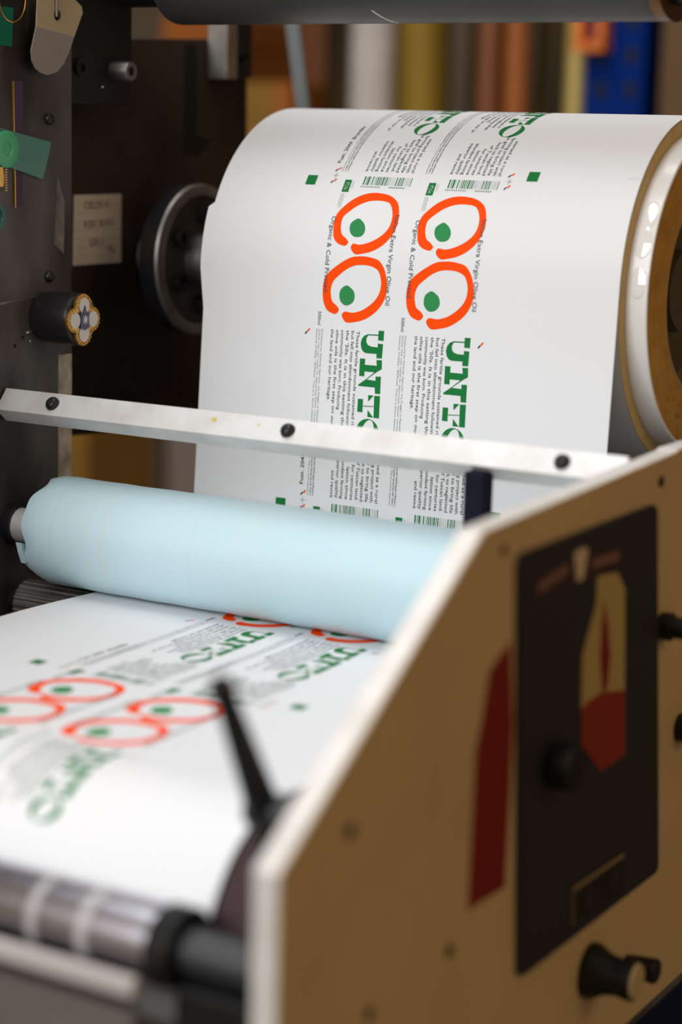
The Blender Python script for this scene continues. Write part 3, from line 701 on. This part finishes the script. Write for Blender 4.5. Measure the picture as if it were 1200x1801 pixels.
b = bmesh.new(); lathe(b, [(-.08, .020), (.245, .020)], (0, -.685, .924), 'x', 48); finish('dark_guide_bar', b, BACKM, smooth=True, label='dark round bar at the bottom left below the polished roller', cat='bar')
# added sheet below the polished roller, its dim tone stands in for shaded paper
gd = thing('shade_sheet', (.13, -.655, .80), 'added tan grey sheet with a pale strip, in place of shaded paper and a reflection, below the polished roller at the bottom left', 'stand-in sheet')
b = bmesh.new(); box(b, (-.10, -.6580, .80), (.337, -.6555, .9640)); finish('sheet_face', b, SHADED, gd)
b = bmesh.new(); box(b, (-.10, -.6590, .9640), (.337, -.6530, .9735)); finish('reflection_strip', b, REFLECT, gd, bevel=.0015, label='pale strip in place of a reflection')  # pale strip added for the bright reflection low on the roller
b = bmesh.new(); box(b, (-.10, -.6600, .9600), (.337, -.6580, .9636)); finish('dark_line', b, HOLE, gd)
# lever
lv = thing('clamp_lever', (.372, -.5976, 1.0452), 'black clamping lever standing up over the printed web by the cream panel', 'lever')
b = bmesh.new()
H0 = Vector((.369, -.6000, 1.0430)); H1 = Vector((.368, -.6380, 1.1150)); ax_ = (H1 - H0); Lh = ax_.length
rot_lathe(b, [(0, .0084), (.008, .0080), (.25 * Lh, .0074), (.60 * Lh, .0062), (.80 * Lh, .0054), (.86 * Lh, .0054), (.93 * Lh, .0062), (.98 * Lh, .0056), (Lh + .001, .0032), (Lh + .002, .001)], H0, ax_, 28)
finish('lever_arm', b, BLACK, lv, True)
b = bmesh.new(); lathe(b, [(-.011, .0078), (-.009, .0092), (.012, .0092), (.024, .0070)], (.371, -.5985, 1.0435), 'x', 32); finish('hub', b, DGREY, lv, True)
b = bmesh.new(); rot_lathe(b, [(0, .0062), (.016, .0050), (.022, .0050)], (.3705, -.600, 1.041), (0, -.15, -1), 24); finish('stud', b, BLACK, lv, True)

# ------------------------------------------------------------------ cream side panel
pn = thing('side_panel', (.403, -.25, .81), 'big cream painted side panel with a black control plate filling the lower right', 'panel')
OUT = [(-.6510, .810), (.16, .810), (.16, 1.1700), (-.2050, 1.1700), (-.2110, 1.1685), (-.4666, 1.1600), (-.4690, 1.1588), (-.6516, 1.0380)]
b = bmesh.new(); prism(b, OUT, .396, .4092); 
b.normal_update()
finish('panel_plate', b, [EDGE], pn, bevel=.0012, label='bare metal edge')
b = bmesh.new(); prism(b, OUT, .4093, .4102); finish('painted_face', b, [CREAM], pn)
PX = .4102
b = bmesh.new(); prism(b, rounded([(-.4308, 1.1425), (-.2330, 1.1425), (-.2120, 1.1200), (-.2089, .9012), (-.4085, .9016), (-.4200, 1.0000)][:1] + [(-.2446, 1.1423), (-.2089, .9012), (-.4085, .9016)], .007), PX, PX + .0035)
finish('control_plate', b, PLATEM, pn, bevel=.0006, label='black control plate')
def decal(name, pts, m_, x0, x1, lab=None, par=pn):
    b = bmesh.new(); prism(b, pts, x0, x1); return finish(name, b, m_, par, label=lab)
decal('red_stripe', [(-.4320, 1.0964), (-.4552, 1.0858), (-.461, 1.063), (-.4672, 1.0465), (-.4693, .9613), (-.4263, .9599), (-.4250, 1.011), (-.4250, 1.05)], REDT, PX, PX + .0004, 'red stripe')
PP = PX + .0035
decal('name_strip', [(-.4161, 1.1288), (-.2978, 1.1268), (-.2961, 1.1132), (-.4181, 1.1145)], PURP, PP, PP + .0004, 'dark purple name strip')
decal('strip_emblem', [(-.3647, 1.1315), (-.3615, 1.1336), (-.3500, 1.1336), (-.3466, 1.1310), (-.3510, 1.1160), (-.3592, 1.1155)], EMB, PP + .0004, PP + .0008, 'beige emblem')
for nm, y0, z0, n_, dz in (('strip_lettering', -.4088, 1.1178, 6, .0008), ('strip_lettering', -.3395, 1.1190, 6, -.0002)):
    b = bmesh.new(); pts_ = []      # soft unreadable word, one ragged outline
    for i in range(n_ * 2 + 1): pts_.append((y0 + i * .0031, z0 + dz * i * .5 + (.0052 if i % 2 else .0066)))
    for i in reversed(range(n_ * 2 + 1)): pts_.append((y0 + i * .0031, z0 + dz * i * .5 + (.0006 if i % 2 else 0)))
    prism(b, pts_, PP + .0004, PP + .0007); finish(nm, b, PURPT, pn)
decal('tall_print', [(-.3306, 1.1136), (-.3022, 1.1110), (-.2899, 1.0990), (-.2821, 1.0354), (-.3442, 1.040), (-.3458, 1.0714), (-.3303, 1.0978)], BEIGE, PP, PP + .0004, 'beige tall print')
decal('flame_print', [(-.3206, 1.098), (-.3124, 1.0811), (-.307, 1.0631), (-.3085, 1.0480), (-.312, 1.0400), (-.3161, 1.0449), (-.3218, 1.0663), (-.3214, 1.0829)], REDT, PP + .0004, PP + .0007, 'red drop print')
decal('red_print_block', [(-.344, 1.0380), (-.3380, 1.0420), (-.3183, 1.0434), (-.2822, 1.0364), (-.277, .9957), (-.3126, .9946), (-.3303, 1.0095), (-.3413, 1.0174)], RED2, PP + .0002, PP + .0006, 'orange red print')
b = bmesh.new(); prism(b, [(-.3476, .9345), (-.2716, .9328), (-.2699, .9059), (-.3435, .9108)], PP, PP + .0010, 0); prism(b, [(-.3476, .9345), (-.2716, .9328), (-.2716, .9305), (-.3476, .9320)], PP + .001, PP + .0014, 1)
prism(b, [(-.3476, .9345), (-.3462, .9345), (-.3425, .9108), (-.3440, .9108)], PP + .001, PP + .0014, 1)
finish('rating_plate', b, [HOLE, mat('brass_edge', (.28, .20, .10), .5)], pn, label='black rating plate with a tan edge')
for y in (-.325, -.290):
    b = bmesh.new(); lathe(b, [(0, .0070), (.0006, .0070), (.0006, .0055)], (PP + .001, y + .004, .9200), 'x', 24); finish('rating_plate_mark', b, PLATEM, pn)
for i, (y, z, r) in enumerate([(-.2338, 1.1539, .0038), (-.4444, 1.1469, .0030), (-.5922, 1.0403, .0042), (-.4882, .9455, .0038), (-.5699, .9424, .0038)]):
    b = bmesh.new(); lathe(b, [(0, r), (.0012, r * .8)], (PX - .0002, y, z), 'x', 20); finish('panel_screw', b, mat('screw_brown', (.022, .016, .012), .7, spec=.1) if i == 0 else MATS['screw_brown'], pn, True)
for y, z, r, m_ in ((-.5438, 1.0578, .0040, YELLOW), (-.555, .985, .0022, BROWNST), (-.530, .990, .0020, BROWNST), (-.2239, 1.1042, .0018, BROWNST), (-.2163, 1.0958, .0016, BROWNST)):
    b = bmesh.new(); prism(b, [(y + r * .6 * math.cos(t) * (1 + .2 * math.sin(3 * t)), z + r * math.sin(t)) for t in [2 * math.pi * i / 20 for i in range(20)]], PX, PX + .0002); finish('stain', b, m_, pn)
def knob(name, y, z, prof, m_, lab=None, par=pn):
    b = bmesh.new(); lathe(b, prof, (0, y, z), 'x', 40); return finish(name, b, m_, par, True, lab)
knob('plate_knob', -.3804, 1.0176, [(PP, .0115), (PP + .004, .0135), (PP + .014, .0130), (PP + .0155, .0115), (PP + .0155, .004)], BLACK, 'black knob on the control plate')
knob('plate_knob_pointer', -.3740, 1.0120, [(PP, .0060), (PP + .012, .0055)], BLACK)
k1 = knob('flared_knob', -.3060, .8694, [(PX, .0165), (PX + .004, .0168), (PX + .012, .0125), (PX + .020, .0112), (PX + .028, .0125), (PX + .030, .0122)], BLACK, 'large flared black knob')
knob('knob_cap', -.3060, .8694, [(PX + .030, .0108), (PX + .0315, .0100), (PX + .0318, .004)], mat('cap_cream', (.50, .40, .22), .5), 'cream cap', k1)
knob('small_knob', -.2480, .8520, [(PX, .0060), (PX + .006, .0070), (PX + .020, .0080), (PX + .021, .0070), (PX + .021, .0050)], BLACK, 'small black knob')
knob('side_knob', -.2200, 1.0625, [(PX, .0085), (PX + .007, .0088), (PX + .008, .0068), (PX + .0165, .0066), (PX + .0175, .0055), (PX + .0175, .0030)], BLACK, 'black stepped knob')
knob('edge_knob', -.1800, .9880, [(PX, .0088), (PX + .012, .0088), (PX + .013, .007)], BLACK, 'black knob')

# ------------------------------------------------------------------ storage behind, out of focus
def gold_mat(name, c, c2, rough=.35, metal=.6): return mat(name, c, rough, metal, spec=.15, noise=.6, nscale=8, col2=c2, stretch=(3, 3, .3))
G1 = gold_mat('gold_foil', (.30, .19, .025), (.17, .10, .012), .55, .3); G2 = gold_mat('bright_gold_foil', (.55, .42, .14), (.38, .27, .08), .45, .3); BR = gold_mat('dark_bronze_foil', (.045, .025, .006), (.018, .010, .003), .6, .2); CO = gold_mat('copper_foil', (.26, .10, .045), (.17, .06, .025), .6, .1)
WR = mat('pale_paper_roll', (.50, .44, .41), .7, noise=.5, nscale=25, col2=(.36, .31, .29), stretch=(.3, .3, 4)); OB = mat('orange_card', (.36, .10, .008), .6, noise=.4, nscale=5, col2=(.24, .06, .005)); YB = mat('amber_card', (.26, .13, .012), .6, noise=.4, nscale=5, col2=(.18, .085, .008)); BB = mat('brown_card', (.14, .080, .042), .8, spec=.1)
SH = .60
shelf = thing('storage_shelf', (-.7, 1.35, 0), 'shelf carrying the foil rolls in the blurred background', 'shelf')
b = bmesh.new(); box(b, (-1.75, 1.08, SH - .03), (-.295, 1.75, SH)); finish('shelf_board', b, BB, shelf)
for x in (-1.70, -.345):
    for y in (1.10, 1.68):
        b = bmesh.new(); box(b, (x, y, 0), (x + .05, y + .05, SH - .03)); finish('leg', b, RACKB, shelf)
def reel(x, y, r, m_, lab, top=1.62, cat='roll', name='foil_roll', group='upright rolls on the storage shelf'):
    t = thing(name, (x, y, SH), lab, cat, group)
    b = bmesh.new(); lathe(b, [(0, r * .98), (.004, r), (top - SH - .004, r), (top - SH, r * .98), (top - SH, r * .35), (top - SH - .05, r * .33)], (x, y, SH), 'z', 48); finish('wound_body', b, m_, t, True)
    b = bmesh.new(); lathe(b, [(top - SH - .05, r * .30), (top - SH + .012, r * .30), (top - SH + .012, r * .22), (top - SH - .04, r * .22)], (x, y, SH), 'z', 24); finish('core_tube', b, CORE, t, True)
reel(-.700, 1.26, .040, BR, 'dark bronze roll beside the slanting steel strap in the background')
reel(-.650, 1.36, .040, G1, 'gold roll half hidden behind the pale paper roll')
reel(-.628, 1.20, .033, WR, 'pale ribbed paper roll left of the broad gold roll in the background', name='paper_reel')
reel(-.556, 1.22, .037, G1, 'broad gold roll right of the pale paper roll in the background')
reel(-.480, 1.30, .040, BR, 'dark roll right of the broad gold roll in the background')
reel(-.437, 1.19, .015, CO, 'thin copper roll standing between two dark rolls in the background')
reel(-.404, 1.21, .017, OB, 'thin orange roll beside the thin copper roll in the background')
reel(-.352, 1.24, .037, BR, 'dark brown roll left of the bright gold roll in the background')
reel(-.3085, 1.20, .0152, G2, 'slim bright gold roll next to the blue rack upright')
def crate(x0, x1, y0, y1, z0, z1, m_, lab, name='cardboard_box'):
    t = thing(name, ((x0 + x1) / 2, (y0 + y1) / 2, z0), lab, 'box', 'cardboard boxes in the background')
    b = bmesh.new(); box(b, (x0, y0, z0), (x1, y1, z1)); finish('box_body', b, m_, t, bevel=.003)
    b = bmesh.new(); box(b, (x0 - .002, y0 - .002, z1 - .05), (x1 + .002, y1 + .002, z1 + .002)); finish('box_lid', b, m_, t, bevel=.002)
crate(-.848, -.792, 1.19, 1.40, SH, 1.424, YB, 'amber box left of the slim orange box in the background')
crate(-.788, -.764, 1.19, 1.36, SH, 1.424, OB, 'slim orange box behind the left shoulder of the paper roll')
crate(-.900, -.770, 1.42, 1.60, SH, 1.62, mat('burnt_orange_card', (.13, .035, .004), .6), 'tall burnt orange box behind the amber box')
crate(-1.16, -1.00, 1.42, 1.60, SH, 1.535, OB, 'orange box seen above the black back plate')
crate(-1.330, -1.085, 1.12, 1.30, SH, 1.10, YB, 'amber brown box seen below the cross bar at the left')
crate(-1.060, -.960, 1.30, 1.40, SH, 1.08, mat('grey_tan_card', (.20, .15, .12), .8), 'grey tan box seen between the brown box and the web')
crate(-.182, .10, 1.19, 1.50, 0, 1.60, BB, 'brown cardboard box right of the blue rack upright')
rk = thing('rack_upright', (-.24, 1.22, 0), 'blue perforated rack upright with orange connector in the background', 'rack')
b = bmesh.new(); box(b, (-.290, 1.18, 0), (-.202, 1.24, 1.9)); finish('upright_post', b, RACKB, rk, bevel=.004)
for i in range(14):
    for x in (-.270, -.228):
        b = bmesh.new(); box(b, (x, 1.178, 1.05 + .045 * i), (x + .014, 1.182, 1.072 + .045 * i)); finish('punched_slot', b, HOLE, rk)
b = bmesh.new(); box(b, (-.293, 1.150, 1.4700), (-.250, 1.176, 1.4820)); box(b, (-.293, 1.150, 1.4800), (-.280, 1.176, 1.60)); box(b, (-.262, 1.150, 1.4800), (-.250, 1.176, 1.60)); finish('beam_connector', b, RACKO, rk, label='orange beam connector')
